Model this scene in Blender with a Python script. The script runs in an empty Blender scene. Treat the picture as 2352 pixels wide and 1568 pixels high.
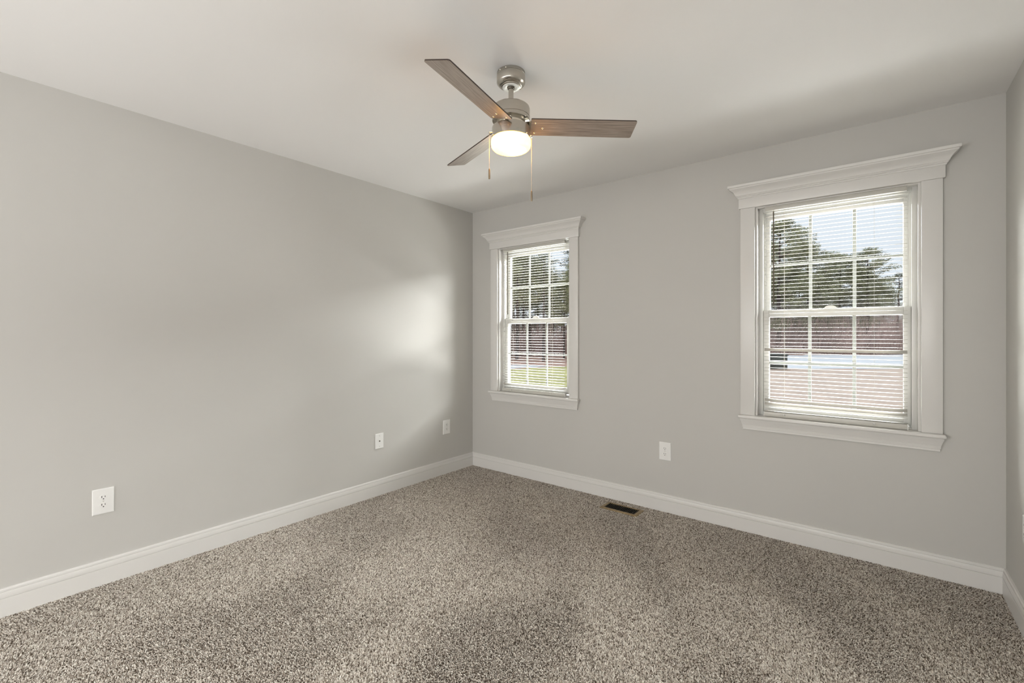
import bpy, bmesh, math, random
import numpy as np
from mathutils import Vector, Matrix

# ------------------------------------------------------------------ camera, sky, light, exposure
S = bpy.context.scene
COL = S.collection
CAM = Vector((3.0627, -3.2349, 1.2677))
YAW = -0.67236            # clockwise from +Y
cd = bpy.data.cameras.new('camera')
cam = bpy.data.objects.new('camera', cd)
COL.objects.link(cam)
cam.location = CAM
cam.rotation_euler = (math.pi / 2, 0, -YAW)
cd.sensor_width = 36.0
cd.lens = 1051.5 / 2352 * 36.0
cd.shift_y = -16.7 / 2352
cd.clip_start = 0.02
cd.clip_end = 500
S.camera = cam
S.view_settings.view_transform = 'Standard'
S.view_settings.look = 'None'
S.view_settings.exposure = 0.0
S.view_settings.gamma = 1.0
S.view_settings.use_curve_mapping = False
S.cycles.max_bounces = 10
S.cycles.diffuse_bounces = 6
S.cycles.transparent_max_bounces = 24
S.cycles.sample_clamp_indirect = 4.0
S.cycles.caustics_reflective = False
S.cycles.caustics_refractive = False

W = bpy.data.worlds.new('sky')
S.world = W
W.use_nodes = True
nt = W.node_tree
nt.nodes.clear()
n_out = nt.nodes.new('ShaderNodeOutputWorld')
n_bg = nt.nodes.new('ShaderNodeBackground')
n_tc = nt.nodes.new('ShaderNodeTexCoord')
n_sep = nt.nodes.new('ShaderNodeSeparateXYZ')
n_rmp = nt.nodes.new('ShaderNodeValToRGB')
nt.links.new(n_tc.outputs['Generated'], n_sep.inputs[0])
nt.links.new(n_sep.outputs['Z'], n_rmp.inputs[0])
nt.links.new(n_rmp.outputs[0], n_bg.inputs['Color'])
nt.links.new(n_bg.outputs[0], n_out.inputs[0])
cr = n_rmp.color_ramp
cr.elements[0].position = 0.0
cr.elements[0].color = (0.90, 0.94, 1.0, 1)
cr.elements[1].position = 1.0
cr.elements[1].color = (1.9, 2.0, 2.15, 1)
e = cr.elements.new(0.14); e.color = (0.79, 0.845, 0.93, 1)
e = cr.elements.new(0.30); e.color = (0.83, 0.88, 0.96, 1)
e = cr.elements.new(0.55); e.color = (1.6, 1.7, 1.85, 1)
n_bg.inputs['Strength'].default_value = 1.0


def area(name, loc, target, sx, sy, power, color=(1, 1, 1), spread=math.pi):
    l = bpy.data.lights.new(name, 'AREA')
    l.shape = 'RECTANGLE'
    l.size = sx
    l.size_y = sy
    l.energy = power
    l.color = color
    l.spread = spread
    o = bpy.data.objects.new(name, l)
    COL.objects.link(o)
    o.location = loc
    d = Vector(target) - Vector(loc)
    o.rotation_euler = d.to_track_quat('-Z', 'Y').to_euler()
    return o


# area lamps added outside, out of view, standing in for bright sky and ground
area('sky_fill_light', (3.0, 7.0, 6.1), (3.0, 0.0, 6.1), 30, 4.6, 28000, (1.0, 0.99, 0.975))
area('ground_fill_light', (2.5, 3.0, -0.12), (2.5, 0.0, 1.5), 18, 0.75, 2200, (1.0, 0.985, 0.96))
# fill lamps added behind the camera, against plain walls, to brighten the room
area('back_fill_light', (1.778, -6.3, 1.0), (1.778, 0, 1.05), 3.3, 1.7, 82, (1.0, 0.988, 0.972))
area('right_fill_light', (3.53, -5.0, 0.95), (0.0, -4.6, 0.6), 2.0, 1.6, 100, (1.0, 0.988, 0.972))
area('left_fill_light', (0.03, -5.0, 1.05), (3.5, -4.4, 1.05), 2.0, 1.8, 62, (1.0, 0.988, 0.972))

# ------------------------------------------------------------------ helpers
H = 2.44
RW = 3.5555
YB = -6.4


class MB:
    def __init__(s):
        s.bm = bmesh.new()

    def box(s, x0, x1, y0, y1, z0, z1, bevel=0.0, seg=2):
        b = bmesh.new()
        v = [b.verts.new((x, y, z)) for x in (x0, x1) for y in (y0, y1) for z in (z0, z1)]
        for f in ((0, 1, 3, 2), (4, 6, 7, 5), (0, 4, 5, 1), (2, 3, 7, 6), (0, 2, 6, 4), (1, 5, 7, 3)):
            b.faces.new([v[i] for i in f])
        bmesh.ops.recalc_face_normals(b, faces=b.faces[:])
        if bevel > 0:
            bmesh.ops.bevel(b, geom=b.edges[:], offset=bevel, segments=seg, profile=0.5, affect='EDGES')
        return s.add(b)

    def add(s, b, mat=None):
        if mat is not None:
            bmesh.ops.transform(b, matrix=mat, verts=b.verts[:])
        me = bpy.data.meshes.new('t')
        b.to_mesh(me)
        b.free()
        s.bm.from_mesh(me)
        bpy.data.meshes.remove(me)
        return s

    def lathe(s, prof, seg=48, c=(0, 0, 0), cap=True):
        b = bmesh.new()
        rings = []
        for r, z in prof:
            if r < 1e-5:
                rings.append([b.verts.new((c[0], c[1], c[2] + z))])
            else:
                rings.append([b.verts.new((c[0] + r * math.cos(2 * math.pi * k / seg),
                                           c[1] + r * math.sin(2 * math.pi * k / seg), c[2] + z)) for k in range(seg)])
        for a, q in zip(rings, rings[1:]):
            for k in range(seg):
                k2 = (k + 1) % seg
                if len(a) == 1 and len(q) == 1:
                    continue
                if len(a) == 1:
                    b.faces.new((a[0], q[k], q[k2]))
                elif len(q) == 1:
                    b.faces.new((a[k2], a[k], q[0]))
                else:
                    b.faces.new((a[k], q[k], q[k2], a[k2]))
        bmesh.ops.recalc_face_normals(b, faces=b.faces[:])
        return s.add(b)

    def tube(s, pts, r, seg=8):
        b = bmesh.new()
        rings = []
        n = len(pts)
        rr = r if isinstance(r, (list, tuple)) else [r] * n
        for i, p in enumerate(pts):
            p = Vector(p)
            d = (Vector(pts[min(i + 1, n - 1)]) - Vector(pts[max(i - 1, 0)])).normalized()
            a = d.orthogonal().normalized() if i == 0 else (pa - d * pa.dot(d)).normalized()
            pa = a
            c = d.cross(a)
            rings.append([b.verts.new(p + (a * math.cos(2 * math.pi * k / seg) + c * math.sin(2 * math.pi * k / seg)) * rr[i]) for k in range(seg)])
        for a, q in zip(rings, rings[1:]):
            for k in range(seg):
                b.faces.new((a[k], a[(k + 1) % seg], q[(k + 1) % seg], q[k]))
        b.faces.new(rings[0][::-1])
        b.faces.new(rings[-1])
        bmesh.ops.recalc_face_normals(b, faces=b.faces[:])
        return s.add(b)

    def prism(s, poly, fn, a, b_):
        """poly: closed 2-D outline; fn(u, v, t) -> point; extruded t = a..b_"""
        b = bmesh.new()
        A = [b.verts.new(fn(u, v, a)) for u, v in poly]
        B = [b.verts.new(fn(u, v, b_)) for u, v in poly]
        n = len(poly)
        for i in range(n):
            b.faces.new((A[i], A[(i + 1) % n], B[(i + 1) % n], B[i]))
        b.faces.new(A[::-1])
        b.faces.new(B)
        bmesh.ops.recalc_face_normals(b, faces=b.faces[:])
        return s.add(b)

    def returned(s, prof, xl, xr, base):
        """moulding on the window wall with mitred returns; prof: (projection, z) from top or bottom"""
        b = bmesh.new()
        rows = []
        for d, z in prof:
            o = d - base
            rows.append([b.verts.new(v) for v in ((xl - o, 0, z), (xl - o, -d, z), (xr + o, -d, z), (xr + o, 0, z))])
        for p, q in zip(rows, rows[1:]):
            for k in range(3):
                b.faces.new((p[k], p[k + 1], q[k + 1], q[k]))
        b.faces.new(rows[0][::-1])
        b.faces.new(rows[-1])
        bmesh.ops.recalc_face_normals(b, faces=b.faces[:])
        return s.add(b)

    def build(s, name, mat, parent=None, smooth=35):
        me = bpy.data.meshes.new(name)
        s.bm.to_mesh(me)
        s.bm.free()
        me.materials.append(mat)
        if smooth:
            for p in me.polygons:
                p.use_smooth = True
            me.set_sharp_from_angle(angle=math.radians(smooth))
        o = bpy.data.objects.new(name, me)
        COL.objects.link(o)
        if parent is not None:
            o.parent = parent
        return o


def root(name, loc=(0, 0, 0), rz=0.0):
    o = bpy.data.objects.new(name, None)
    COL.objects.link(o)
    o.empty_display_size = 0.1
    o.location = loc
    o.rotation_euler = (0, 0, rz)
    return o


def tag(o, label=None, cat=None, group=None, kind=None):
    if label: o['label'] = label
    if cat: o['category'] = cat
    if group: o['group'] = group
    if kind: o['kind'] = kind
    return o


def copy_tree(o, parent=None):
    c = o.copy()
    COL.objects.link(c)
    c.parent = parent
    for ch in list(o.children):
        copy_tree(ch, c)
    return c


# ------------------------------------------------------------------ materials
def mat(name, color, rough=0.5, metal=0.0, spec=0.5, noise=None, bump=None):
    """noise: (scale, amount, detail) darkens/lightens the colour; bump: (scale, strength, distance)"""
    m = bpy.data.materials.new(name)
    m.use_nodes = True
    t = m.node_tree
    b = t.nodes['Principled BSDF']
    b.inputs['Base Color'].default_value = (*color, 1)
    b.inputs['Roughness'].default_value = rough
    b.inputs['Metallic'].default_value = metal
    b.inputs['Specular IOR Level'].default_value = spec
    tc = t.nodes.new('ShaderNodeTexCoord')
    if noise:
        n = t.nodes.new('ShaderNodeTexNoise')
        n.inputs['Scale'].default_value = noise[0]
        n.inputs['Detail'].default_value = noise[2] if len(noise) > 2 else 2
        t.links.new(tc.outputs['Object'], n.inputs['Vector'])
        r = t.nodes.new('ShaderNodeValToRGB')
        a = noise[1]
        r.color_ramp.elements[0].position = 0.3
        r.color_ramp.elements[1].position = 0.7
        r.color_ramp.elements[0].color = (*[c * (1 - a) for c in color], 1)
        r.color_ramp.elements[1].color = (*[c * (1 + a) for c in color], 1)
        t.links.new(n.outputs['Fac'], r.inputs[0])
        t.links.new(r.outputs[0], b.inputs['Base Color'])
    if bump:
        n = t.nodes.new('ShaderNodeTexNoise')
        n.inputs['Scale'].default_value = bump[0]
        n.inputs['Detail'].default_value = 3
        t.links.new(tc.outputs['Object'], n.inputs['Vector'])
        bp = t.nodes.new('ShaderNodeBump')
        bp.inputs['Strength'].default_value = bump[1]
        bp.inputs['Distance'].default_value = bump[2]
        t.links.new(n.outputs['Fac'], bp.inputs['Height'])
        t.links.new(bp.outputs[0], b.inputs['Normal'])
    return m


M_WALL = mat('grey_wall_paint', (0.495, 0.487, 0.464), 0.55, spec=0.3, noise=(1.3, 0.012), bump=(260, 0.06, 0.0005))
M_CEIL = mat('white_ceiling_paint', (0.80, 0.793, 0.785), 0.85, spec=0.2, bump=(180, 0.05, 0.0005))
M_TRIM = mat('white_trim_paint', (0.645, 0.635, 0.615), 0.32, spec=0.5, noise=(3, 0.01))
M_VINYL = mat('white_vinyl', (0.58, 0.58, 0.56), 0.3, noise=(4, 0.01))
M_PLATE = mat('white_plastic', (0.76, 0.76, 0.745), 0.25, noise=(20, 0.01))
M_DARK = mat('dark_slot', (0.02, 0.02, 0.02), 0.6)
M_HEADRAIL = mat('white_enamel_rail', (0.49, 0.48, 0.44), 0.3, noise=(6, 0.01))
M_WAND = mat('smoky_clear_wand', (0.10, 0.085, 0.06), 0.2, noise=(30, 0.1))
M_CORD = mat('off_white_cord', (0.62, 0.60, 0.55), 0.8, noise=(200, 0.1))
M_BRASS = mat('antique_brass', (0.30, 0.22, 0.12), 0.38, metal=0.7, noise=(40, 0.15))
M_FOB = mat('bronze_fob', (0.26, 0.21, 0.15), 0.35, metal=0.6, noise=(60, 0.1))
M_VENTDARK = mat('dark_vent_louvre', (0.03, 0.022, 0.015), 0.5, metal=0.3)
M_DUCT = mat('dark_duct', (0.008, 0.006, 0.005), 0.9)


def slat_material():
    m = mat('white_slat', (0.56, 0.545, 0.505), 0.4, noise=(3, 0.01))
    t = m.node_tree
    b = t.nodes['Principled BSDF']
    tr = t.nodes.new('ShaderNodeBsdfTranslucent')
    tr.inputs[0].default_value = (0.85, 0.80, 0.68, 1)
    mx = t.nodes.new('ShaderNodeMixShader')
    mx.inputs[0].default_value = 0.04
    t.links.new(b.outputs[0], mx.inputs[1])
    t.links.new(tr.outputs[0], mx.inputs[2])
    t.links.new(mx.outputs[0], t.nodes['Material Output'].inputs[0])
    return m


M_SLAT = slat_material()


def glass_material():
    m = bpy.data.materials.new('window_glass')
    m.use_nodes = True
    t = m.node_tree
    t.nodes.clear()
    o = t.nodes.new('ShaderNodeOutputMaterial')
    tr = t.nodes.new('ShaderNodeBsdfTransparent')
    tr.inputs[0].default_value = (0.97, 0.985, 0.98, 1)
    gl = t.nodes.new('ShaderNodeBsdfGlossy')
    gl.inputs['Roughness'].default_value = 0.02
    fr = t.nodes.new('ShaderNodeFresnel')
    fr.inputs['IOR'].default_value = 1.16
    mx = t.nodes.new('ShaderNodeMixShader')
    t.links.new(fr.outputs[0], mx.inputs[0])
    t.links.new(tr.outputs[0], mx.inputs[1])
    t.links.new(gl.outputs[0], mx.inputs[2])
    t.links.new(mx.outputs[0], o.inputs[0])
    return m


M_GLASS = glass_material()


def carpet_material():
    m = mat('carpet_yarn', (0.4, 0.36, 0.32), 0.95, spec=0.05)
    t = m.node_tree
    at = t.nodes.new('ShaderNodeAttribute')
    at.attribute_name = 'yarn'
    t.links.new(at.outputs['Color'], t.nodes['Principled BSDF'].inputs['Base Color'])
    return m


M_CARPET = carpet_material()
M_BACKING = mat('carpet_backing', (0.13, 0.11, 0.09), 0.95, spec=0.05, noise=(150, 0.4, 2))


def nickel_material(name, color, rough):
    m = mat(name, color, rough, metal=1.0)
    t = m.node_tree
    b = t.nodes['Principled BSDF']
    tc = t.nodes['Texture Coordinate']
    mp = t.nodes.new('ShaderNodeMapping')
    mp.inputs['Scale'].default_value = (1, 1, 25)
    n = t.nodes.new('ShaderNodeTexNoise')
    n.inputs['Scale'].default_value = 12
    t.links.new(tc.outputs['Object'], mp.inputs['Vector'])
    t.links.new(mp.outputs[0], n.inputs['Vector'])
    mr = t.nodes.new('ShaderNodeMapRange')
    mr.inputs['To Min'].default_value = rough - 0.01
    mr.inputs['To Max'].default_value = rough + 0.01
    t.links.new(n.outputs['Fac'], mr.inputs[0])
    t.links.new(mr.outputs[0], b.inputs['Roughness'])
    return m


M_NICKEL = nickel_material('brushed_nickel', (0.52, 0.49, 0.44), 0.27)
M_CHROME = nickel_material('polished_nickel', (0.75, 0.71, 0.62), 0.14)
M_RING = mat('white_ring', (0.85, 0.84, 0.80), 0.3, noise=(30, 0.01))
M_BLADEEDGE = mat('dark_blade_edge', (0.035, 0.022, 0.015), 0.5, noise=(30, 0.2))


def wood_material():
    m = bpy.data.materials.new('weathered_wood_laminate')
    m.use_nodes = True
    t = m.node_tree
    b = t.nodes['Principled BSDF']
    b.inputs['Roughness'].default_value = 0.36
    b.inputs['Coat Weight'].default_value = 0.4
    b.inputs['Coat Roughness'].default_value = 0.25
    tc = t.nodes.new('ShaderNodeTexCoord')
    mp = t.nodes.new('ShaderNodeMapping')
    mp.inputs['Scale'].default_value = (3, 70, 3)
    t.links.new(tc.outputs['Object'], mp.inputs['Vector'])
    n = t.nodes.new('ShaderNodeTexNoise')
    n.inputs['Scale'].default_value = 2.5
    n.inputs['Detail'].default_value = 6
    n.inputs['Roughness'].default_value = 0.65
    n.inputs['Distortion'].default_value = 0.4
    t.links.new(mp.outputs[0], n.inputs['Vector'])
    r = t.nodes.new('ShaderNodeValToRGB')
    r.color_ramp.elements[0].position = 0.32
    r.color_ramp.elements[0].color = (0.15, 0.115, 0.092, 1)
    r.color_ramp.elements[1].position = 0.68
    r.color_ramp.elements[1].color = (0.36, 0.295, 0.25, 1)
    t.links.new(n.outputs['Fac'], r.inputs[0])
    t.links.new(r.outputs[0], b.inputs['Base Color'])
    return m


M_WOOD = wood_material()


def shade_material():
    m = bpy.data.materials.new('lit_opal_glass')
    m.use_nodes = True
    t = m.node_tree
    b = t.nodes['Principled BSDF']
    b.inputs['Base Color'].default_value = (0.4, 0.36, 0.30, 1)
    b.inputs['Roughness'].default_value = 0.25
    b.inputs['Emission Color'].default_value = (1.0, 0.46, 0.052, 1)
    b.inputs['Emission Strength'].default_value = 15.0
    tr = t.nodes.new('ShaderNodeBsdfTranslucent')
    tr.inputs[0].default_value = (0.95, 0.85, 0.65, 1)
    mx = t.nodes.new('ShaderNodeMixShader')
    mx.inputs[0].default_value = 0.35
    t.links.new(b.outputs[0], mx.inputs[1])
    t.links.new(tr.outputs[0], mx.inputs[2])
    t.links.new(mx.outputs[0], t.nodes['Material Output'].inputs[0])
    return m


M_SHADE = shade_material()

# ------------------------------------------------------------------ room shell
def structure(o, label=None):
    o['kind'] = 'structure'
    if label: o['label'] = label
    return o


T = 0.14
fl = MB(); fl.box(-T, RW + T, YB - T, T, -0.12, 0.0)
structure(fl.build('floor', M_BACKING, smooth=0), 'floor under the fitted carpet')
ce = MB(); ce.box(-T, RW + T, YB - T, T, H, H + 0.12)
structure(ce.build('ceiling', M_CEIL, smooth=0), 'flat white painted ceiling')


def mesh_np(name, V, Fq, m):
    me = bpy.data.meshes.new(name)
    n, k = len(Fq), Fq.shape[1]
    me.vertices.add(len(V))
    me.vertices.foreach_set('co', V.astype(np.float32).ravel())
    me.loops.add(n * k)
    me.loops.foreach_set('vertex_index', Fq.astype(np.int32).ravel())
    me.polygons.add(n)
    me.polygons.foreach_set('loop_start', np.arange(0, n * k, k, dtype=np.int32))
    me.update(calc_edges=True)
    me.materials.append(m)
    return me


def carpet_pile():
    rng = np.random.default_rng(3)
    g = 0.0036
    xs = np.arange(0.010, RW - 0.010, g)
    ys = np.arange(-3.7, -0.010, g)
    X, Y = np.meshgrid(xs, ys)
    X = X.ravel() + rng.uniform(-0.5, 0.5, X.size) * g
    Y = Y.ravel() + rng.uniform(-0.5, 0.5, Y.size) * g
    ok = ~((abs(X - 1.6215) < 0.141) & (abs(Y + 0.1545) < 0.068))
    front = (X - CAM.x) * math.sin(YAW) + (Y - CAM.y) * math.cos(YAW) > 1.15
    ok &= front | (rng.uniform(0, 1, X.size) < 0.45)      # sparser, thicker tufts in the corner behind the viewpoint
    X, Y, front = X[ok], Y[ok], front[ok]
    n = len(X)
    # pile direction left by the vacuum cleaner: broad crossing sweeps
    wx = X + 0.25 * np.sin(1.7 * Y + 0.6) + 0.10 * np.sin(4.1 * Y + 2.0 * X)
    wy = Y + 0.20 * np.sin(2.1 * X + 1.0)
    s1 = np.sin(7.5 * (0.80 * wx + 0.60 * wy)) + 0.7 * np.sin(5.1 * (0.35 * wx - 0.94 * wy) + 1.3) + 0.5 * np.sin(13.0 * (0.95 * wx + 0.3 * wy) + 0.4)
    lean = 0.0048 * np.tanh(1.2 * s1)
    h = 0.0064 * rng.uniform(0.6, 1.25, n)
    base = np.stack([X, Y, np.full(n, -0.001)], 1)
    dirx, diry = 0.62, -0.78
    tip = base + np.stack([lean * dirx + rng.normal(0, 0.0022, n), lean * diry + rng.normal(0, 0.0022, n), h], 1)
    an = rng.uniform(0, 2 * np.pi, n)
    r = 0.00225 * rng.uniform(0.75, 1.25, n) * np.where(front, 1.0, 1.5)
    vs = []
    for q in range(3):
        a = an + q * 2 * np.pi / 3
        vs.append(base + np.stack([r * np.cos(a), r * np.sin(a), 0 * a], 1))
    for q in range(3):
        a = an + q * 2 * np.pi / 3 + 0.5
        vs.append(tip + np.stack([0.82 * r * np.cos(a), 0.82 * r * np.sin(a), rng.normal(0, 0.0009, n)], 1))
    V = np.stack(vs, 1).reshape(-1, 3)
    i = np.arange(n)[:, None] * 6
    F = np.concatenate([i + np.array([[a, (a + 1) % 3, 3 + (a + 1) % 3]]) for a in range(3)] + [i + np.array([[a, 3 + (a + 1) % 3, 3 + a]]) for a in range(3)] + [i + np.array([[3, 4, 5]])])
    me = mesh_np('carpet_pile', V, F, M_CARPET)
    pal = np.array([(0.12, 0.097, 0.077), (0.34, 0.30, 0.265), (0.58, 0.54, 0.50), (0.79, 0.755, 0.72), (0.93, 0.915, 0.89)])
    pick = rng.choice(5, n, p=[0.14, 0.22, 0.26, 0.22, 0.16])
    c = np.ones((n, 4))
    c[:, :3] = pal[pick] * np.array([1.02, 0.99, 0.94]) * rng.uniform(0.9, 1.1, (n, 1))
    at = me.attributes.new('yarn', 'FLOAT_COLOR', 'POINT')
    at.data.foreach_set('color', np.repeat(c, 6, 0).astype(np.float32).ravel())
    o = bpy.data.objects.new('carpet_pile', me)
    COL.objects.link(o)
    o['kind'] = 'stuff'
    o['label'] = 'grey brown speckled carpet pile covering the whole floor'
    o['category'] = 'carpet'


carpet_pile()
wl = MB(); wl.box(-T, 0, YB - T, T, 0, H)
structure(wl.build('wall_left', M_WALL, smooth=0), 'plain grey painted wall on the left')
wr = MB(); wr.box(RW, RW + T, YB - T, T, 0, H)
structure(wr.build('wall_right', M_WALL, smooth=0), 'plain grey painted wall at the right edge')

# window dims: casing inner edges, opening bottom (stool top) and head
WIN = [dict(n=1, x0=0.3275, x1=1.0985, zb=0.7455, zt=2.0545, s=0.981, zg=(0.816, 1.082, 1.0965, 1.3655, 1.4105, 1.690, 1.706, 1.984)),
       dict(n=2, x0=2.4610, x1=3.2470, zb=0.7535, zt=2.0705, s=1.0, zg=(0.822, 1.079, 1.0955, 1.3765, 1.4190, 1.698, 1.7140, 1.996))]
wf = MB()
a, b = WIN
for x0, x1 in ((0, a['x0']), (a['x1'], b['x0']), (b['x1'], RW)):
    wf.box(x0, x1, 0, T, 0, H)
for w in WIN:
    wf.box(w['x0'], w['x1'], 0, T, 0, w['zb'] - 0.02)
    wf.box(w['x0'], w['x1'], 0, T, w['zt'], H)
structure(wf.build('wall_front', M_WALL, smooth=0), 'grey painted wall holding the two windows')

wb = MB(); wb.box(0, RW, YB - 0.12, YB, 0, H)
structure(wb.build('wall_back', M_WALL, smooth=0))

# baseboards: flat board, groove, band, groove, cap
BP = [(0, 0), (0.0145, 0), (0.0145, 0.0860), (0.0105, 0.0870), (0.0105, 0.0898), (0.0142, 0.0912), (0.0140, 0.100), (0.0130, 0.108),
      (0.0116, 0.1145), (0.0076, 0.1152), (0.0076, 0.1180), (0.0100, 0.1188), (0.0094, 0.125), (0.0070, 0.1285), (0, 0.130)]
bb = MB(); bb.prism(BP, lambda u, v, t: (u, t, v), YB, 0)
structure(bb.build('baseboard_left', M_TRIM, smooth=25))
bb = MB(); bb.prism(BP, lambda u, v, t: (RW - u, t, v), YB, 0)
structure(bb.build('baseboard_right', M_TRIM, smooth=25))
bb = MB(); bb.prism(BP, lambda u, v, t: (t, -u, v), 0, RW)
structure(bb.build('baseboard_front', M_TRIM, smooth=25))
bb = MB(); bb.prism(BP, lambda u, v, t: (t, YB + u, v), 0, RW)
structure(bb.build('baseboard_back', M_TRIM, smooth=25))

# ------------------------------------------------------------------ windows
def ring(mb, x0, x1, z0, z1, y0, y1, l, r, bt, tp, bev=0.0015):
    mb.box(x0, x0 + l, y0, y1, z0, z1, bev)
    mb.box(x1 - r, x1, y0, y1, z0, z1, bev)
    mb.box(x0 + l, x1 - r, y0, y1, z0, z0 + bt, bev)
    mb.box(x0 + l, x1 - r, y0, y1, z1 - tp, z1, bev)


def window(w):
    x0, x1, zb, zt, s = w['x0'], w['x1'], w['zb'], w['zt'], w['s']
    g0, m0, m1, g1, g2, m2, m3, g3 = w['zg']
    xc = (x0 + x1) / 2
    R = root('window_%d' % w['n'], (xc, 0, zb))
    R['kind'] = 'structure'
    R['label'] = ('white framed sash window with crown head, left of the pair, nearest the corner' if w['n'] == 1 else
                  'white framed sash window with crown head, right of the pair and larger in view')
    parts = []
    P = lambda mb, name, m, parent=None, sm=30: parts.append(mb.build(name, m, R if parent is None else parent, sm)) or parts[-1]
    # casings
    for xa, xb in ((x0 - 0.083 * s, x0), (x1, x1 + 0.083 * s)):
        mb = MB(); mb.box(xa, xb, -0.018, 0, zb, zt, 0.0015)
        P(mb, 'side_casing', M_TRIM)
    hx0, hx1 = x0 - 0.092 * s, x1 + 0.092 * s
    mb = MB(); mb.box(hx0, hx1, -0.026, 0, zt, zt + 0.068, 0.0015)
    P(mb, 'head_board', M_TRIM)
    z = zt + 0.0625
    cp = [(0.026, z), (0.029, z), (0.031, z + 0.003), (0.031, z + 0.008), (0.036, z + 0.011), (0.036, z + 0.015), (0.041, z + 0.019),
          (0.0435, z + 0.026), (0.0485, z + 0.036), (0.056, z + 0.045), (0.0655, z + 0.053), (0.0715, z + 0.058), (0.0735, z + 0.063),
          (0.0765, z + 0.065), (0.0795, z + 0.066), (0.080, z + 0.068), (0.080, z + 0.080), (0.0785, z + 0.0815)]
    mb = MB(); mb.returned(cp, hx0, hx1, 0.026)
    P(mb, 'crown_moulding', M_TRIM, sm=22)
    # stool with rounded nose, apron
    mb = MB()
    sx0, sx1 = x0 - 0.094 * s, x1 + 0.096 * s
    mb.box(sx0, sx1, -0.046, 0.0, zb - 0.021, zb, 0.007, 4)
    mb.box(x0, x1, -0.004, 0.060, zb - 0.020, zb, 0.001)
    P(mb, 'stool', M_TRIM)
    ap = [(0.012, zb - 0.092), (0.013, zb - 0.0905), (0.013, zb - 0.082), (0.0115, zb - 0.081), (0.0115, zb - 0.0795), (0.015, zb - 0.0785),
          (0.0165, zb - 0.064), (0.0155, zb - 0.0635), (0.0155, zb - 0.062), (0.018, zb - 0.061), (0.0205, zb - 0.050), (0.0245, zb - 0.038), (0.0275, zb - 0.030), (0.028, zb - 0.0205)]
    mb = MB(); mb.returned(ap, x0 - 0.068 * s, x1 + 0.072 * s, 0.012)
    P(mb, 'apron', M_TRIM, sm=22)
    # jamb boards
    j = 0.012
    mb = MB()
    mb.box(x0, x0 + j, -0.001, 0.062, zb, zt, 0.0008)
    mb.box(x1 - j, x1, -0.001, 0.062, zb, zt, 0.0008)
    mb.box(x0 + j, x1 - j, -0.001, 0.062, zt - 0.006, zt, 0.0008)
    P(mb, 'jamb', M_TRIM)
    # vinyl frame with parting stops
    f0, f1 = x0 + j, x1 - j
    gx0, gx1 = xc - 0.325 * s, xc + 0.325 * s
    mb = MB()
    ring(mb, f0, f1, zb - 0.02, zt - 0.002, 0.046, 0.135, 0.024, 0.024, 0.03, 0.024)
    ring(mb, f0 + 0.0, f1 - 0.0, zb, zt - 0.004, 0.086, 0.090, 0.034, 0.034, 0.01, 0.034, 0.0005)
    P(mb, 'window_frame', M_VINYL)
    # upper sash (outer track) and lower sash (inner track)
    for name, ya, yb, gz0, gz1, mz0, mz1, rb, rt in (('upper_sash', 0.0925, 0.1225, g1 + 0.012, g3, m2, m3, 0.013, 0.040),
                                                      ('lower_sash', 0.0530, 0.0850, g0, g1, m0, m1, 0.052, g2 - g1)):
        mb = MB()
        sl = f0 + 0.0255
        ring(mb, sl, f1 - 0.0255, gz0 - rb, gz1 + rt, ya, yb, gx0 - sl, f1 - 0.0255 - gx1, rb, rt, 0.002)
        yg = (ya + yb) / 2
        # glazing bead step
        ring(mb, gx0 - 0.006, gx1 + 0.006, gz0 - 0.006, gz1 + 0.006, ya + 0.006, yb - 0.006, 0.0075, 0.0075, 0.0075, 0.0075, 0.0008)
        sash = P(mb, name, M_VINYL)
        mb = MB()
        for q in (1 / 3, 2 / 3):
            xm = gx0 + (gx1 - gx0) * q
            mb.box(xm - 0.0085, xm + 0.0085, yg - 0.003, yg + 0.003, gz0, gz1, 0.0008)
        mb.box(gx0, gx1, yg - 0.0031, yg + 0.0031, mz0, mz1, 0.0008)
        P(mb, 'muntin_grid', M_VINYL, sash)
        mb = MB(); mb.box(gx0 - 0.002, gx1 + 0.002, yg - 0.0105, yg - 0.0095, gz0 - 0.002, gz1 + 0.002)
        pane = P(mb, 'glass_pane', M_GLASS, sash, 0)
    # sash lock on the meeting rail
    sash = parts[-3]
    mb = MB()
    arc = [(-0.030, 0)] + [(0.030 * -math.cos(k * math.pi / 14), 0.003 + 0.017 * math.sin(k * math.pi / 14)) for k in range(15)] + [(0.030, 0)]
    mb.prism(arc, lambda u, v, t: (xc - 0.005 + u, t, g2 + v), 0.060, 0.071)
    mb.box(xc - 0.038, xc + 0.028, 0.056, 0.078, g2 - 0.001, g2 + 0.004, 0.001)
    P(mb, 'sash_lock', M_VINYL, sash)
    for q in parts:
        if q.parent == R:
            q.matrix_parent_inverse = Matrix.Translation(R.location).inverted()
    return R


for w in WIN:
    window(w)


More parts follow.
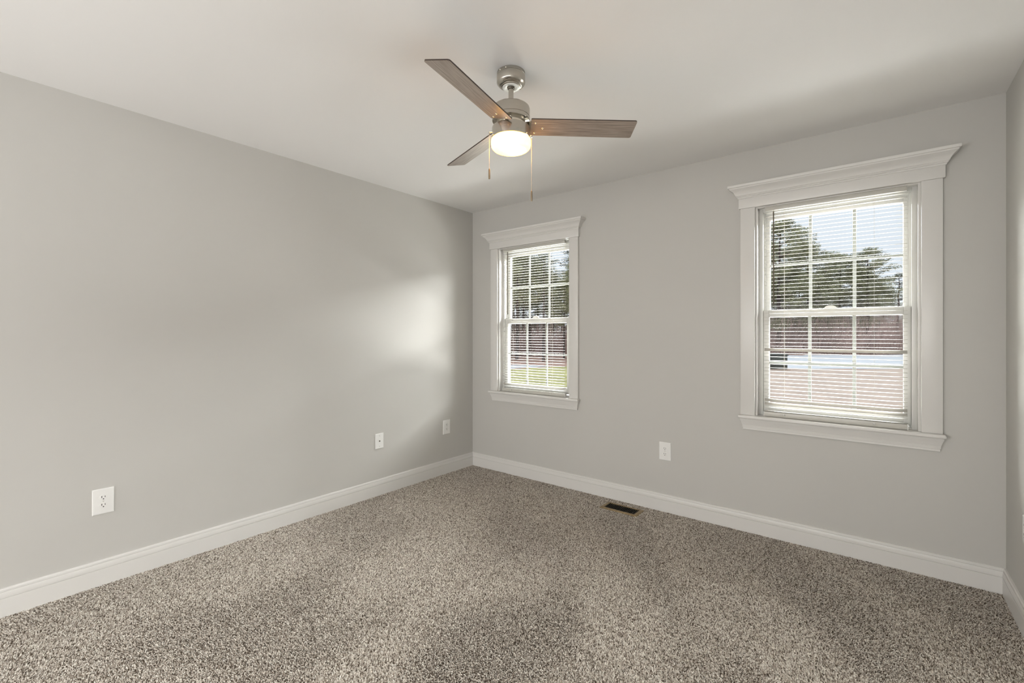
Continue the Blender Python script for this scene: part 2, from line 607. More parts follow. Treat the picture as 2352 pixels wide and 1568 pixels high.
# ------------------------------------------------------------------ blinds
def blind(w, label, droop, wand_x):
    x0, x1, zb, zt, s = w['x0'], w['x1'], w['zb'], w['zt'], w['s']
    xc = (x0 + x1) / 2 - 0.002
    hw = 0.341 * s
    y = 0.0125
    R = root('window_blind', (xc, y, zt - 0.006))
    tag(R, label, 'blind', 'horizontal slat blinds')
    kids = []

    def P(mb, name, m, sm=30, parent=None):
        o = mb.build(name, m, parent or R, sm)
        if parent is None:
            o.matrix_parent_inverse = Matrix.Translation(R.location).inverted()
        return o
    hz1 = zt - 0.0065
    hz0 = hz1 - 0.0245
    mb = MB(); mb.box(xc - hw + 0.002, xc + hw - 0.002, y - 0.0125, y + 0.0125, hz0, hz1, 0.0015)
    hr = P(mb, 'headrail', M_HEADRAIL)
    for sx in (-1, 1):
        xb = xc + sx * (hw - 0.060)
        mb = MB(); mb.box(xb - 0.012, xb + 0.012, y - 0.0115, y + 0.006, hz1 - 0.0005, hz1 + 0.0035, 0.0004)
        P(mb, 'mounting_clip', M_WAND)
    # slats: gently crowned strips, one mesh per blind
    zr1 = zb + 0.0315                     # top of the bottom rail
    n = int((hz0 - 0.013 - zr1) / 0.0225) + 1
    zs = [hz0 - 0.013 - k * 0.0225 for k in range(n)]
    rnd = random.Random(7 + w['n'])
    sl = bmesh.new()
    NX = 6
    prev_a = None
    for k, zc in enumerate(zs):
        tilt = droop.get(k, droop.get(k - n, 0.055)) + rnd.uniform(-0.012, 0.012)
        da = rnd.uniform(-0.0006, 0.0006)
        rows = []
        for i in range(NX + 1):
            u = i / NX * 2 - 1
            x = xc + u * hw
            rr = []
            for q in range(5):
                v = (q / 4 * 2 - 1)
                dy, dz = v * 0.0115, 0.0008 * (1 - v * v)
                yy = y + dy * math.cos(tilt) - dz * math.sin(tilt)
                zz = zc + dy * math.sin(tilt) + dz * math.cos(tilt) + da * u
                rr.append(sl.verts.new((x, yy, zz)))
            rows.append(rr)
        for p, q in zip(rows, rows[1:]):
            for c in range(4):
                sl.faces.new((p[c], q[c], q[c + 1], p[c + 1]))
    mb = MB(); mb.bm.free(); mb.bm = sl
    so = P(mb, 'slats', M_SLAT, 60)
    md = so.modifiers.new('thickness', 'SOLIDIFY')
    md.thickness = 0.0004
    # bottom rail: rounded box resting on the stool, turned a little
    mb = MB()
    b_ = bmesh.new()
    v_ = bmesh.ops.create_cube(b_, size=1)['verts']
    bmesh.ops.scale(b_, vec=(2 * hw, 0.026, 0.030), verts=b_.verts[:])
    bmesh.ops.bevel(b_, geom=b_.edges[:], offset=0.004, segments=3, profile=0.5, affect='EDGES')
    mb.add(b_, Matrix.Translation((xc, y, zb + 0.0162)))
    br = P(mb, 'bottom_rail', M_HEADRAIL)
    for sx in (-1, 1):
        xe = xc + sx * (hw + 0.001)
        mb = MB()
        mb.box(xe - 0.0025, xe + 0.0025, y - 0.0135, y + 0.0135, zb + 0.0008, zb + 0.0325, 0.001)
        P(mb, 'end_cap', M_VINYL, parent=br)
    # ladders and lift cords
    for xo in (-hw + 0.108 * s, hw - 0.140 * s):
        mb = MB()
        for dy in (-0.0128, 0.0128):
            mb.tube([(xc + xo, y + dy, hz0), (xc + xo, y + dy, zb + 0.031)], 0.00065, 5)
        P(mb, 'ladder_cord', M_CORD)
        mb = MB()
        mb.lathe([(0, 0.0), (0.0055, 0.001), (0.0065, 0.004), (0.0035, 0.008), (0, 0.009)], 12, (xc + xo, y - 0.0165, zb + 0.014))
        P(mb, 'cord_button', M_VINYL)
    # tilt wand with hook
    wx = xc + wand_x * hw
    mb = MB()
    mb.tube([(wx, y - 0.006, hz0 + 0.004), (wx, y - 0.018, hz0 - 0.004), (wx, y - 0.020, hz0 - 0.016)], 0.0014, 6)
    hk = P(mb, 'wand_hook', M_CHROME)
    mb = MB()
    mb.tube([(wx, y - 0.0205, hz0 - 0.012), (wx + 0.001, y - 0.0200, zt - 0.62 * s)], 0.0037, 6)
    P(mb, 'tilt_wand', M_WAND)
    return R


blind(WIN[0], 'white mini blind lowered in the left window, thin dark wand at its left side', {-2: 0.5}, -0.80)
blind(WIN[1], 'white mini blind lowered in the right window, one cream slat turned near its lower third', {38: 0.95, -3: 0.75, -4: 0.8}, -0.845)


# ------------------------------------------------------------------ wall plates
def plate_root(name, wall, along, z, label, group=None):
    """local frame: x right along the wall seen from the room, z up, -y out of the wall"""
    if wall == 'left':
        o = root(name, (0, along, z), -math.pi / 2 + math.pi)
    elif wall == 'right':
        o = root(name, (RW, along, z), -math.pi / 2)
    else:
        o = root(name, (along, 0, z), 0)
    tag(o, label, 'wall plate' if name != 'power_outlet' else 'outlet', group)
    return o


def plate_mesh(w, h):
    mb = MB()
    b = bmesh.new()
    prof = [(0.5, 0.0), (0.5, 0.002), (0.485, 0.0045), (0.45, 0.0055)]
    rows = []
    for k, d in prof:
        ix = (0.5 - k) * w if True else 0
        a, c = w / 2 - ix, h / 2 - ix
        rows.append([b.verts.new(v) for v in ((-a, -d, -c), (a, -d, -c), (a, -d, c), (-a, -d, c))])
    for p, q in zip(rows, rows[1:]):
        for i in range(4):
            b.faces.new((p[i], p[(i + 1) % 4], q[(i + 1) % 4], q[i]))
    b.faces.new(rows[0][::-1])
    b.faces.new(rows[-1])
    bmesh.ops.recalc_face_normals(b, faces=b.faces[:])
    return mb.add(b)


def screw(mb, x, z, d=0.0055, r=0.0032):
    mb.prism([(r * math.cos(k * math.pi / 6), r * math.sin(k * math.pi / 6)) for k in range(12)],
             lambda u, v, t: (x + u, -t, z + v), d - 0.001, d + 0.0008)


def outlet(wall, along, z, w, h, label):
    R = plate_root('power_outlet', wall, along, z, label, 'duplex outlets')
    plate_mesh(w, h).build('cover_plate', M_PLATE, R, 10)
    for dz in (0.0195, -0.0195):
        # round face with flat top and bottom, raised a little
        out = []
        for k in range(40):
            t = 2 * math.pi * k / 40
            out.append((0.0170 * math.cos(t), max(-0.0140, min(0.0140, 0.0170 * math.sin(t)))))
        mb = MB()
        mb.prism(out, lambda u, v, t: (u, -t, dz + v), 0.0045, 0.0072)
        f = mb.build('receptacle', M_PLATE, R, 10)
        mb = MB()
        mb.box(-0.0078, -0.0052, -0.0076, -0.0065, dz - 0.001, dz + 0.0085)
        mb.box(0.0050, 0.0074, -0.0076, -0.0065, dz + 0.0003, dz + 0.0075)
        g = [(0.0027 * math.cos(k * math.pi / 8), 0.0027 * math.sin(k * math.pi / 8)) for k in range(16)]
        mb.prism(g, lambda u, v, t: (u - 0.0002, -t, dz - 0.0068 + v), 0.0065, 0.0076)
        mb.build('slots', M_DARK, f, 0)
    mb = MB(); screw(mb, 0, 0)
    mb.build('screw', M_HEADRAIL, R, 0)
    return R


outlet('left', -2.7107, 0.4239, 0.0855, 0.128, 'white duplex outlet low on the left wall, largest and nearest the camera')
outlet('left', -0.3462, 0.4250, 0.0850, 0.127, 'white duplex outlet low on the left wall beside the room corner')
outlet('front', 1.8840, 0.4335, 0.0850, 0.128, 'white duplex outlet on the wall between the two windows above the floor register')
outlet('right', -0.3885, 0.4406, 0.0850, 0.1145, 'white outlet plate cut off by the right edge of the photo')

R = plate_root('coax_wall_plate', 'left', -1.0662, 0.4278, 'white cable jack plate with one dark centre hole on the left wall')
plate_mesh(0.0755, 0.1175).build('cover_plate', M_PLATE, R, 10)
mb = MB()
hexa = [(0.0056 * math.cos(k * math.pi / 3), 0.0056 * math.sin(k * math.pi / 3)) for k in range(6)]
mb.prism(hexa, lambda u, v, t: (u, -t, v), 0.005, 0.0085)
mb.build('jack', M_WAND, R, 0)
for dz in (0.041, -0.041):
    mb = MB(); screw(mb, 0, dz)
    mb.build('screw', M_HEADRAIL, R, 0)

# ------------------------------------------------------------------ floor register
R = root('floor_register', (1.6215, -0.1545, 0.0))
tag(R, 'brass coloured floor register with dark louvres set in carpet by the window wall', 'vent')
L2, W2 = 0.1425, 0.0695
mb = MB()
b = bmesh.new()
rows = []
for ix, z in ((0, 0.004), (0.003, 0.0085), (0.008, 0.011), (0.0245, 0.0115), (0.0265, 0.009), (0.0265, 0.002)):
    iy = ix if ix < 0.02 else ix * 0.80
    a, c = L2 - ix, W2 - iy
    rows.append([b.verts.new(v) for v in ((-a, -c, z), (a, -c, z), (a, c, z), (-a, c, z))])
for p, q in zip(rows, rows[1:]):
    for i in range(4):
        b.faces.new((p[i], p[(i + 1) % 4], q[(i + 1) % 4], q[i]))
bmesh.ops.recalc_face_normals(b, faces=b.faces[:])
mb.add(b)
mb.build('frame', M_BRASS, R, 30)
mb = MB()
for k in range(17):
    x = -L2 + 0.034 + k * (2 * L2 - 0.068) / 16
    b = bmesh.new()
    bmesh.ops.create_cube(b, size=1)
    bmesh.ops.scale(b, vec=(0.0035, 2 * (W2 - 0.0205), 0.009), verts=b.verts[:])
    mb.add(b, Matrix.Translation((x, 0, 0.0065)) @ Matrix.Rotation(0.45, 4, 'Y'))
mb.build('louvres', M_VENTDARK, R, 0)
mb = MB(); mb.box(-L2 + 0.02, L2 - 0.02, -W2 + 0.016, W2 - 0.016, 0.0006, 0.0016)
mb.build('duct_opening', M_DUCT, R, 0)

# ------------------------------------------------------------------ ceiling fan
FX, FY = 1.7789, -1.6296
FAN = root('ceiling_fan', (FX, FY, H))
tag(FAN, 'brushed nickel ceiling fan with three brown wood blades and a lit drum light', 'ceiling fan')


def fz(z):
    return z - H


mb = MB()
mb.lathe([(0, 0), (0.0625, 0), (0.0635, -0.002), (0.0635, -0.012), (0.0615, -0.0135), (0.0615, -0.015), (0.0640, -0.0165), (0.0640, -0.045),
          (0.0625, -0.0485), (0.0560, -0.0555), (0.0500, -0.0595), (0.0440, -0.0605), (0.0435, -0.0640), (0.0400, -0.0655), (0.0, -0.0655)], 64)
can = mb.build('canopy', M_NICKEL, FAN, 28)
mb = MB()
mb.lathe([(0.0385, -0.0645), (0.0385, -0.0680), (0.0340, -0.0695), (0.0185, -0.0665), (0.0175, -0.0650)], 48)
mb.build('ring', M_RING, can, 40)
mb = MB()
mb.lathe([(0, -0.0610), (0.0165, -0.0655), (0.0170, -0.0690), (0.0150, -0.0735), (0.0118, -0.0765), (0, -0.0765)], 32)
mb.build('hanger_ball', M_WAND, can, 40)
for da in (math.radians(-100), math.radians(-72)):
    mb = MB()
    b = bmesh.new()
    bmesh.ops.create_uvsphere(b, u_segments=10, v_segments=6, radius=0.0035)
    mb.add(b, Matrix.Translation((0.0630 * math.cos(da), 0.0630 * math.sin(da), -0.0075)))
    mb.build('screw', M_CHROME, can, 60)
mb = MB()
mb.lathe([(0, -0.070), (0.0115, -0.070), (0.0115, fz(2.300)), (0.0, fz(2.300))], 28)
mb.build('downrod', M_NICKEL, FAN, 40)
mb = MB()
mb.lathe([(0, fz(2.302)), (0.0165, fz(2.302)), (0.0205, fz(2.299)), (0.0215, fz(2.292)), (0.030, fz(2.2895)), (0.068, fz(2.2890)), (0.0775, fz(2.287)), (0.0825, fz(2.282)),
          (0.0845, fz(2.275)), (0.0845, fz(2.2395)), (0.0830, fz(2.2385)), (0.0830, fz(2.2365)), (0.0845, fz(2.2355)), (0.0845, fz(2.2240)), (0.0825, fz(2.2215)), (0.070, fz(2.2200)), (0, fz(2.2200))], 64)
mb.build('motor_housing', M_NICKEL, FAN, 28)
mb = MB()
mb.lathe([(0, fz(2.2205)), (0.064, fz(2.2205)), (0.064, fz(2.198)), (0, fz(2.198))], 48)
mb.build('rotor_hub', M_CHROME, FAN, 30)
mb = MB()
mb.lathe([(0, fz(2.1990)), (0.060, fz(2.1990)), (0.0780, fz(2.1975)), (0.0840, fz(2.1940)), (0.0855, fz(2.1890)), (0.0855, fz(2.1450)), (0.0840, fz(2.1430)), (0, fz(2.1430))], 64)
kit = mb.build('light_fitter', M_NICKEL, FAN, 28)
for k in range(3):
    da = math.radians(-118 + 120 * k)
    mb = MB()
    b = bmesh.new()
    bmesh.ops.create_uvsphere(b, u_segments=10, v_segments=6, radius=0.0030)
    mb.add(b, Matrix.Translation((0.0865 * math.cos(da), 0.0865 * math.sin(da), fz(2.1500))))
    mb.build('screw', M_CHROME, kit, 60)
prof = [(0.0838, fz(2.1435)), (0.0875, fz(2.1400)), (0.0890, fz(2.1340)), (0.0890, fz(2.1180))]
for k in range(1, 9):
    t = k / 8 * math.pi / 2
    prof.append((0.0640 + 0.0250 * math.cos(t), fz(2.1180) - 0.0260 * math.sin(t)))
prof += [(0.040, fz(2.0905)), (0.018, fz(2.0898)), (0.0, fz(2.0896))]
mb = MB(); mb.lathe(prof, 64)
mb.build('lamp_shade', M_SHADE, FAN, 60)
bl = bpy.data.lights.new('bulb', 'POINT')
bl.energy = 0.55
bl.shadow_soft_size = 0.018
bl.color = (1.0, 0.80, 0.50)
bo = bpy.data.objects.new('bulb', bl)
COL.objects.link(bo)
bo.parent = FAN
bo.location = (0.012, -0.030, fz(2.113))

PITCH = math.radians(-14.5)
Z0 = fz(2.2002)


def blade_parts(ang):
    """blade, its bracket and screws; the mesh lies along +x, the object is turned to its angle"""
    r0, r1, wv = 0.088, 0.560, 0.0553
    th = 0.0055
    cr_ = 0.009
    out = []
    cs = [(r0, -wv + 0.003, 0.004), (r1, -wv, cr_), (r1, wv, cr_), (r0, wv - 0.002, 0.004)]
    for i, (x, y, r) in enumerate(cs):
        sxn = -1 if x > 0.3 else 1
        syn = 1 if y < 0 else -1
        cx, cy = x + sxn * r, y + syn * r
        a0 = {0: math.pi, 1: -math.pi / 2, 2: 0, 3: math.pi / 2}[i]
        for k in range(6):
            t = a0 + k / 5 * math.pi / 2
            out.append((cx + r * math.cos(t), cy + r * math.sin(t)))
    rot = Matrix.Rotation(ang, 4, 'Z') @ Matrix.Translation((0, 0, Z0)) @ Matrix.Rotation(PITCH, 4, 'X')
    mb = MB()
    mb.prism(out, lambda u, v, t: (u, v, t), -th / 2, -th / 2 + 0.0006)
    bl_ = mb.build('blade', M_WOOD, FAN, 0)
    bl_.matrix_local = rot
    mb = MB()
    mb.prism([(u, v) for u, v in out], lambda u, v, t: (u, v, t), -th / 2 + 0.0006, th / 2)
    mb.build('blade_edge', M_BLADEEDGE, bl_, 0)
    for px, py in ((0.108, -0.030), (0.108, 0.034), (0.142, 0.003)):
        mb = MB()
        b = bmesh.new()
        bmesh.ops.create_uvsphere(b, u_segments=12, v_segments=8, radius=0.0052)
        bmesh.ops.scale(b, vec=(1, 1, 0.6), verts=b.verts[:])
        mb.add(b, Matrix.Translation((px, py, -th / 2 - 0.0008)))
        mb.build('screw', M_CHROME, bl_, 60)
    # bracket: flat arm from the hub to the blade's upper face
    mb = MB()
    arm = [(0.050, -0.022), (0.085, -0.030), (0.118, -0.042), (0.150, -0.014), (0.153, 0.004), (0.150, 0.022), (0.118, 0.044), (0.085, 0.030), (0.050, 0.022)]
    mb.prism(arm, lambda u, v, t: (u, v, t), th / 2 + 0.0003, th / 2 + 0.0033)
    br_ = mb.build('blade_bracket', M_CHROME, FAN, 0)
    br_.matrix_local = rot


for k in range(3):
    blade_parts(math.radians(-78.4 + 120 * k))

CR = Vector((math.cos(YAW), -math.sin(YAW), 0))
for lat, ztop, zbot in ((-0.0975, 2.1760, 1.9640), (0.0925, 2.1600, 1.8640)):
    x, y = CR.x * lat, CR.y * lat
    ex, ey = CR.x * math.copysign(0.082, lat), CR.y * math.copysign(0.082, lat)
    mb = MB()
    mb.tube([(ex, ey, fz(ztop)), (x * 0.97, y * 0.97, fz(ztop)), (x, y, fz(ztop) - 0.003), (x, y, fz(ztop) - 0.010)], [0.0042, 0.0040, 0.0032, 0.0026], 10)
    sp = mb.build('chain_spout', M_CHROME, FAN, 40)
    mb = MB()
    zt_, zb_ = fz(ztop) - 0.008, fz(zbot) + 0.045
    mb.tube([(x, y, zt_), (x, y, zb_)], 0.0007, 5)
    nb = int((zt_ - zb_) / 0.0036)
    bs = bmesh.new()
    for i in range(nb):
        bmesh.ops.create_icosphere(bs, subdivisions=1, radius=0.0015, matrix=Matrix.Translation((x, y, zt_ - (i + 0.5) * (zt_ - zb_) / nb)))
    mb.add(bs)
    ch = mb.build('pull_chain', M_CHROME, FAN, 60)
    mb = MB()
    zz = fz(zbot)
    mb.lathe([(0, 0.0475), (0.0020, 0.047), (0.0034, 0.044), (0.0040, 0.036), (0.0044, 0.022), (0.0044, 0.008), (0.0040, 0.004), (0.0042, 0.0035), (0.0042, 0.001), (0.0030, 0.0), (0, 0.0)], 16, (x, y, zz))
    mb.build('chain_fob', M_FOB, ch, 60)

# ------------------------------------------------------------------ outside
GZ = -0.55
F_ = Vector((math.sin(YAW), math.cos(YAW), 0))


def gp(px, zc, z=GZ):
    """a point on the ground at distance zc along the view and at that bearing"""
    p = CAM + F_ * zc + CR * ((px - 1176) / 1051.5 * zc)
    return Vector((p.x, p.y, z))


def yz(py):
    return (CAM.z - GZ) * 1051.5 / (py - 767.3)


M_LITTER = mat('pine_straw_ground', (0.36, 0.235, 0.19), 0.95, spec=0.1, noise=(0.6, 0.3, 6))
M_DIRT = mat('pale_dirt', (0.43, 0.335, 0.275), 0.95, spec=0.1, noise=(2.0, 0.16, 8))
M_LAWN = mat('winter_lawn', (0.36, 0.34, 0.155), 0.95, spec=0.1, noise=(1.1, 0.28, 8))
M_SNOW = mat('white_ground', (0.48, 0.49, 0.51), 0.9, spec=0.1, noise=(0.8, 0.04, 6))
M_BARK = mat('pine_bark', (0.10, 0.08, 0.07), 0.9, spec=0.1, noise=(9, 0.4, 6))
M_PALEBARK = mat('pale_bark', (0.34, 0.29, 0.26), 0.9, spec=0.1, noise=(9, 0.3, 6))
M_NEEDLE = mat('pine_needles', (0.30, 0.30, 0.18), 0.7, spec=0.2, noise=(0.9, 0.45, 5))
M_NEEDLE2 = mat('dark_needles', (0.18, 0.185, 0.125), 0.7, spec=0.2, noise=(0.9, 0.45, 5))
M_TWIG = mat('reddish_twigs', (0.43, 0.30, 0.26), 0.9, spec=0.1, noise=(0.35, 0.4, 6))
M_BOX = mat('dark_green_enamel', (0.02, 0.026, 0.018), 0.5, noise=(2, 0.15))


def flat(name, pts, z, m, label, th=0.3):
    mb = MB()
    mb.prism([(p.x, p.y) for p in pts], lambda u, v, t: (u, v, t), z - th, z)
    o = mb.build(name, m, None, 0)
    structure(o, label)
    return o


mb = MB(); mb.box(-110, 70, T + 0.02, 130, GZ - 0.6, GZ - 0.02)
structure(mb.build('woodland_ground', M_LITTER, smooth=0), 'reddish brown leaf strewn ground under the trees outside')


def wavy(pts, n, amp, seed):
    rnd = random.Random(seed)
    out = []
    for a, b in zip(pts, pts[1:]):
        for k in range(n):
            p = a.lerp(b, k / n)
            out.append(p + Vector((rnd.uniform(-amp, amp), rnd.uniform(-amp, amp), 0)))
    out.append(pts[-1])
    return out


STRIP = 'bright white strip of ground between dirt yard and woods, %s window'
right_near = [gp(1500, yz(838)), gp(1650, yz(845)), gp(2000, yz(846.5)), gp(2500, yz(845))]
right_far = [gp(2500, yz(813.5)), gp(2000, yz(814.5)), gp(1700, yz(816)), gp(1500, yz(830))]
flat('white_ground_strip', wavy(right_near, 14, 0.2, 1) + wavy(right_far, 14, 0.5, 2), GZ, M_SNOW, STRIP % 'right')
left_near = [gp(700, yz(851)), gp(1100, yz(847)), gp(1180, yz(845)), gp(1225, yz(842.3)), gp(1258, yz(840.6))]
left_far = [gp(1258, yz(840.3)), gp(1225, yz(839.3)), gp(1180, yz(838)), gp(700, yz(836))]
flat('white_ground_strip', wavy(left_near, 6, 0.1, 1) + wavy(left_far, 6, 0.1, 2), GZ, M_SNOW, STRIP % 'left')
split_n, split_f = gp(1480, 4.6), gp(1480, yz(846))
lawn = [Vector((-40, 0.4, 0)), Vector((split_n.x, 0.4, 0)), split_n] + wavy([split_f, gp(1330, yz(839)), gp(1245, yz(843.5)), gp(1180, yz(847)), gp(700, yz(854))], 8, 0.2, 3) + [Vector((-40, 16, 0))]
flat('lawn', lawn, GZ - 0.005, M_LAWN, 'yellow green grass outside the left window')
dirt = [Vector((split_n.x, 0.4, 0)), Vector((16, 0.4, 0)), Vector((22, 14, 0))] + wavy([gp(2500, yz(846.5)), gp(2000, yz(847.5)), gp(1500, yz(846.5)), split_f], 8, 0.2, 4) + [split_n]
flat('dirt_yard', dirt, GZ - 0.008, M_DIRT, 'pale pinkish bare dirt outside the right window')


def leaf_cloud(clusters, per, size, seed):
    """many small crossed needle sprays; returns vertex/face arrays"""
    rng = np.random.default_rng(seed)
    V, Fc = [], []
    for (cx, cy, cz, r, rz) in clusters:
        k = int(per * (r / 0.8) ** 2)
        d = rng.normal(size=(k, 3))
        d /= np.linalg.norm(d, axis=1)[:, None]
        rad = rng.uniform(0.25, 1.0, k) ** 0.6
        c = np.c_[cx + d[:, 0] * r * rad, cy + d[:, 1] * r * rad, cz + d[:, 2] * rz * rad]
        a = rng.normal(size=(k, 3)); a /= np.linalg.norm(a, axis=1)[:, None]
        a[:, 2] = a[:, 2] * 0.6 + 0.15
        b = np.cross(a, rng.normal(size=(k, 3))); b /= np.linalg.norm(b, axis=1)[:, None]
        L = (size * rng.uniform(0.6, 1.5, k))[:, None]
        Wd = L * 0.25
        q = np.stack([c - a * L * 0.5, c + b * Wd * 0.5, c + a * L * 0.6, c - b * Wd * 0.5], 1)
        V.append(q.reshape(-1, 3))
    V = np.concatenate(V)
    n = len(V) // 4
    return V, np.arange(4 * n).reshape(n, 4)


def make_tree(kind, seed):
    """unit: metres, height about 12; crown on a trunk with limbs"""
    rnd = random.Random(seed)
    hgt = 12.0
    R = root('pine_tree')
    mb = MB()
    pts, rad = [], []
    lean = (rnd.uniform(-0.3, 0.3), rnd.uniform(-0.3, 0.3))
    for k in range(9):
        t = k / 8
        pts.append((lean[0] * t * t + rnd.uniform(-0.04, 0.04), lean[1] * t * t + rnd.uniform(-0.04, 0.04), hgt * 0.97 * t - 0.1))
        rad.append(0.17 * (1 - 0.85 * t))
    mb.tube(pts, rad, 8)
    cl = []
    base = {'tall': 0.42, 'bushy': 0.14, 'bare': 0.62}[kind]
    nl = {'tall': 30, 'bushy': 46, 'bare': 16}[kind]
    for i in range(nl):
        t = base + (1 - base) * (i + 0.5) / nl
        ang = i * 2.4 + rnd.uniform(-0.4, 0.4)
        u = (t - base) / (1 - base)
        reach = {'tall': 2.0, 'bushy': 2.5, 'bare': 1.7}[kind] * (0.45 + 0.9 * math.sin(math.pi * min(1, 0.25 + 0.75 * u)) * 0.75) * rnd.uniform(0.65, 1.1)
        if u > 0.8: reach *= (1.15 - u) / 0.35
        z = hgt * t
        ax, ay = lean[0] * t * t, lean[1] * t * t
        ex, ey, ez = ax + math.cos(ang) * reach, ay + math.sin(ang) * reach, z + reach * 0.28
        mb.tube([(ax, ay, z), ((ax + ex) / 2, (ay + ey) / 2, z + reach * 0.08), (ex, ey, ez)], [0.05, 0.035, 0.012], 4)
        rr = {'tall': 0.75, 'bushy': 0.85, 'bare': 0.62}[kind] * rnd.uniform(0.75, 1.15)
        cl.append((ex, ey, ez, rr, rr * 0.62))
        cl.append(((ax + ex * 2) / 3, (ay + ey * 2) / 3, (z + 2 * ez) / 3 - 0.1, rr * 0.8, rr * 0.5))
    cl.append((lean[0], lean[1], hgt - 0.2, 0.55, 0.7))
    mb.build('trunk', M_BARK, R, 60)
    V, Fq = leaf_cloud(cl, {'tall': 430, 'bushy': 430, 'bare': 280}[kind], 0.165, seed)
    me = mesh_np('foliage', V, Fq, M_NEEDLE if kind != 'bare' else M_NEEDLE2)
    fo = bpy.data.objects.new('foliage', me)
    COL.objects.link(fo)
    fo.parent = R
    return R


proto = {(k, i): make_tree(k, 11 + 7 * i + 31 * j) for j, k in enumerate(('tall', 'bushy', 'bare')) for i in range(2)}
used = set()


def tree(kind, i, px, zc, top, label, group, rz=0.0, wide=1.0):
    p = proto[(kind, i)]
    o = p if (kind, i) not in used else copy_tree(p)
    used.add((kind, i))
    q = gp(px, zc)
    o.location = (q.x, q.y, GZ - 0.03)
    hgt = CAM.z - GZ + (767.3 - top) * zc / 1051.5
    s = hgt / 12.0
    o.scale = (s * wide, s * wide, s)
    o.rotation_euler = (0, 0, rz)
    tag(o, label, 'tree', group)
    return o


tree('bushy', 0, 1788, 44, 512, 'tallest full evergreen tree at the left of the right window view', None, 0.3, 1.25)
tree('bushy', 1, 1858, 47, 562, 'evergreen tree stepping down right of the tallest one in the right window', None, 1.0, 1.2)
tree('bushy', 0, 1926, 48, 588, 'round evergreen tree in the middle of the right window view', None, 2.2, 1.4)
tree('tall', 0, 1994, 46, 576, 'loose topped pine just right of the middle in the right window view', None, 0.7, 1.35)
tree('bare', 1, 2062, 50, 630, 'small pine at the right end of the right window view', None, 2.9, 1.5)
tree('bushy', 1, 1962, 52, 612, 'low evergreen tree between two taller ones in the right window view', None, 4.0, 1.35)
rnd = random.Random(5)
GR2 = 'background trees seen through the right window'
for k, px in enumerate((1450, 1530, 1610, 1690, 1745, 1765, 1835, 1895, 2030, 2110, 2170, 2240, 2330)):
    inview = 1750 < px < 2100
    tree(('bushy', 'tall')[k % 2], k // 2 % 2, px, rnd.uniform(53, 60), (520 + rnd.uniform(-40, 40)) if px < 1740 else (560 if px < 1800 else 610 + (px - 1800) * 0.22 + rnd.uniform(0, 15)),
         'evergreen tree in the dense row behind the right window trees', GR2, rnd.uniform(0, 6), 1.3)
GR1 = 'close pine trees seen through the left window'
k = 0
for px in range(1010, 1440, 13):
    zc = rnd.uniform(30, 46)
    px_ = px + rnd.uniform(-5, 5)
    top = rnd.uniform(535, 585) if px_ < 1222 else (rnd.uniform(585, 625) if px_ < 1262 else (rnd.uniform(600, 645) if px_ < 1312 else rnd.uniform(540, 590)))
    if 1230 < px_ < 1310 and k % 2:
        k += 1
        continue
    kind = 'tall' if k % 3 else 'bare'
    tree(kind, k % 2, px_, zc, top, 'tall thin trunked pine standing in the close woods beyond the lawn', GR1, rnd.uniform(0, 6), 1.05)
    k += 1
tree('bushy', 0, 1190, 48, 590, 'full evergreen tree behind the trunks in the left window left panes', None, 1.2, 1.3)
tree('bushy', 1, 1234, 49, 612, 'full evergreen tree behind the trunks in the left window middle panes', None, 3.2, 1.2)
tree('bushy', 1, 1290, 52, 655, 'low evergreen tree behind the trunks in the left window right panes', None, 5.2, 1.2)
for key, p in proto.items():
    if key not in used:
        for c in list(p.children):
            bpy.data.objects.remove(c)
        bpy.data.objects.remove(p)


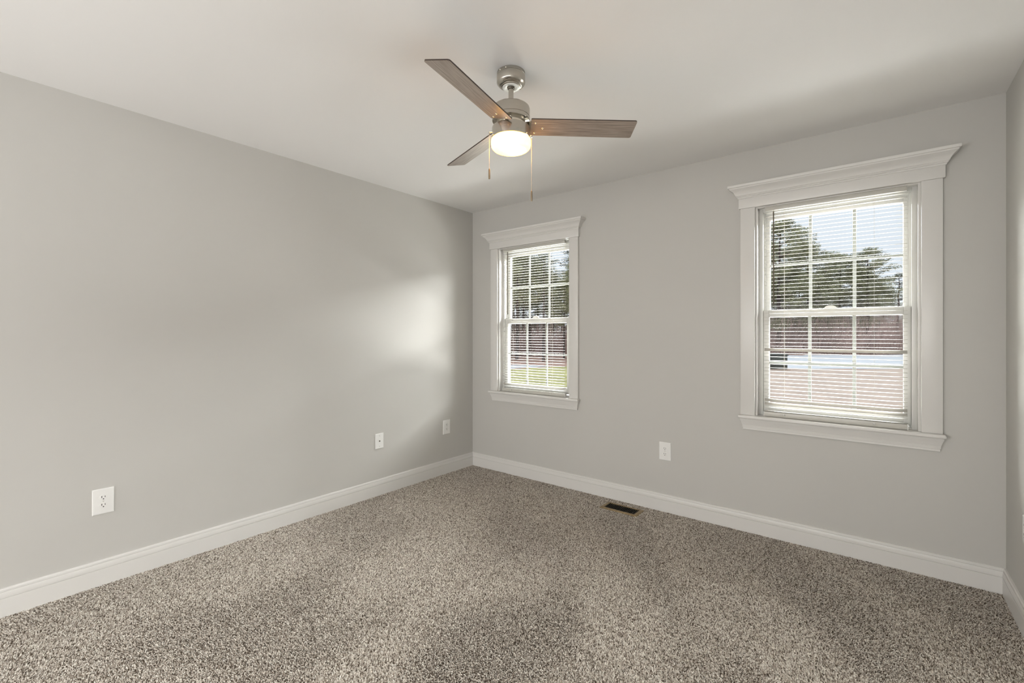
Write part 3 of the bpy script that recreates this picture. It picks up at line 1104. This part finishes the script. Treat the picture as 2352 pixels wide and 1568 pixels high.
# undergrowth: bare reddish twigs, nobody could count them
def brush(name, pxs, zcs, hts, n, seed, m, label, w=0.02):
    rng = np.random.default_rng(seed)
    px = rng.uniform(*pxs, n); zc = rng.uniform(*zcs, n)
    base = np.array([CAM + F_ * z + CR * ((x - 1176) / 1051.5 * z) for x, z in zip(px, zc)])
    base[:, 2] = GZ - 0.04
    ht = rng.uniform(*hts, n)
    d = rng.normal(size=(n, 3)) * 0.28; d[:, 2] = 1
    tip = base + d * ht[:, None]
    V, Q = [], []
    side = np.cross(d, rng.normal(size=(n, 3))); side /= np.linalg.norm(side, axis=1)[:, None]
    sz = (w * rng.uniform(0.6, 1.6, n))[:, None]
    b3 = np.cross(d, side); b3 /= np.linalg.norm(b3, axis=1)[:, None]
    V = np.stack([base + side * sz, base - side * sz * 0.5 + b3 * sz * 0.87, base - side * sz * 0.5 - b3 * sz * 0.87, tip], 1).reshape(-1, 3)
    i = np.arange(n)[:, None] * 4
    F = np.concatenate([i + np.array([[0, 1, 3]]), i + np.array([[1, 2, 3]]), i + np.array([[2, 0, 3]])])
    me = mesh_np(name, V, F, m)
    o = bpy.data.objects.new(name, me)
    COL.objects.link(o)
    tag(o, label, 'undergrowth', None, 'stuff')
    return o


brush('undergrowth', (1450, 2350), (41, 60), (1.4, 5.2), 16000, 3, M_TWIG, 'bare reddish brown brush under the trees in the right window')
brush('thicket', (1000, 1430), (38, 50), (1.0, 4.0), 5000, 4, M_TWIG, 'bare grey brown thicket behind the trunks in the left window')

# dark green cabinet on its pad at the edge of the white strip
q = gp(1776, yz(848.5))
R = root('utility_cabinet', (q.x, q.y, GZ), -YAW - 0.1)
tag(R, 'dark green utility cabinet on a pad beside the white strip outside the right window', 'utility cabinet')
mb = MB(); mb.box(-0.75, 0.62, -0.45, 0.45, -0.05, 0.05, 0.01)
mb.build('pad', M_DIRT, R)
mb = MB(); mb.box(-0.68, 0.52, -0.38, 0.38, 0.05, 0.74, 0.02); mb.box(-0.72, 0.56, -0.42, 0.42, 0.74, 0.80, 0.015)
mb.build('cabinet_body', M_BOX, R)
for x0 in (-0.64, -0.06):
    mb = MB(); mb.box(x0, x0 + 0.54, -0.395, -0.38, 0.10, 0.70, 0.005)
    d = mb.build('door', M_BOX, R)
    mb = MB(); mb.box(x0 + (0.46 if x0 < -0.3 else 0.04), x0 + (0.50 if x0 < -0.3 else 0.08), -0.415, -0.393, 0.36, 0.46, 0.004)
    mb.build('handle', M_BARK, d)
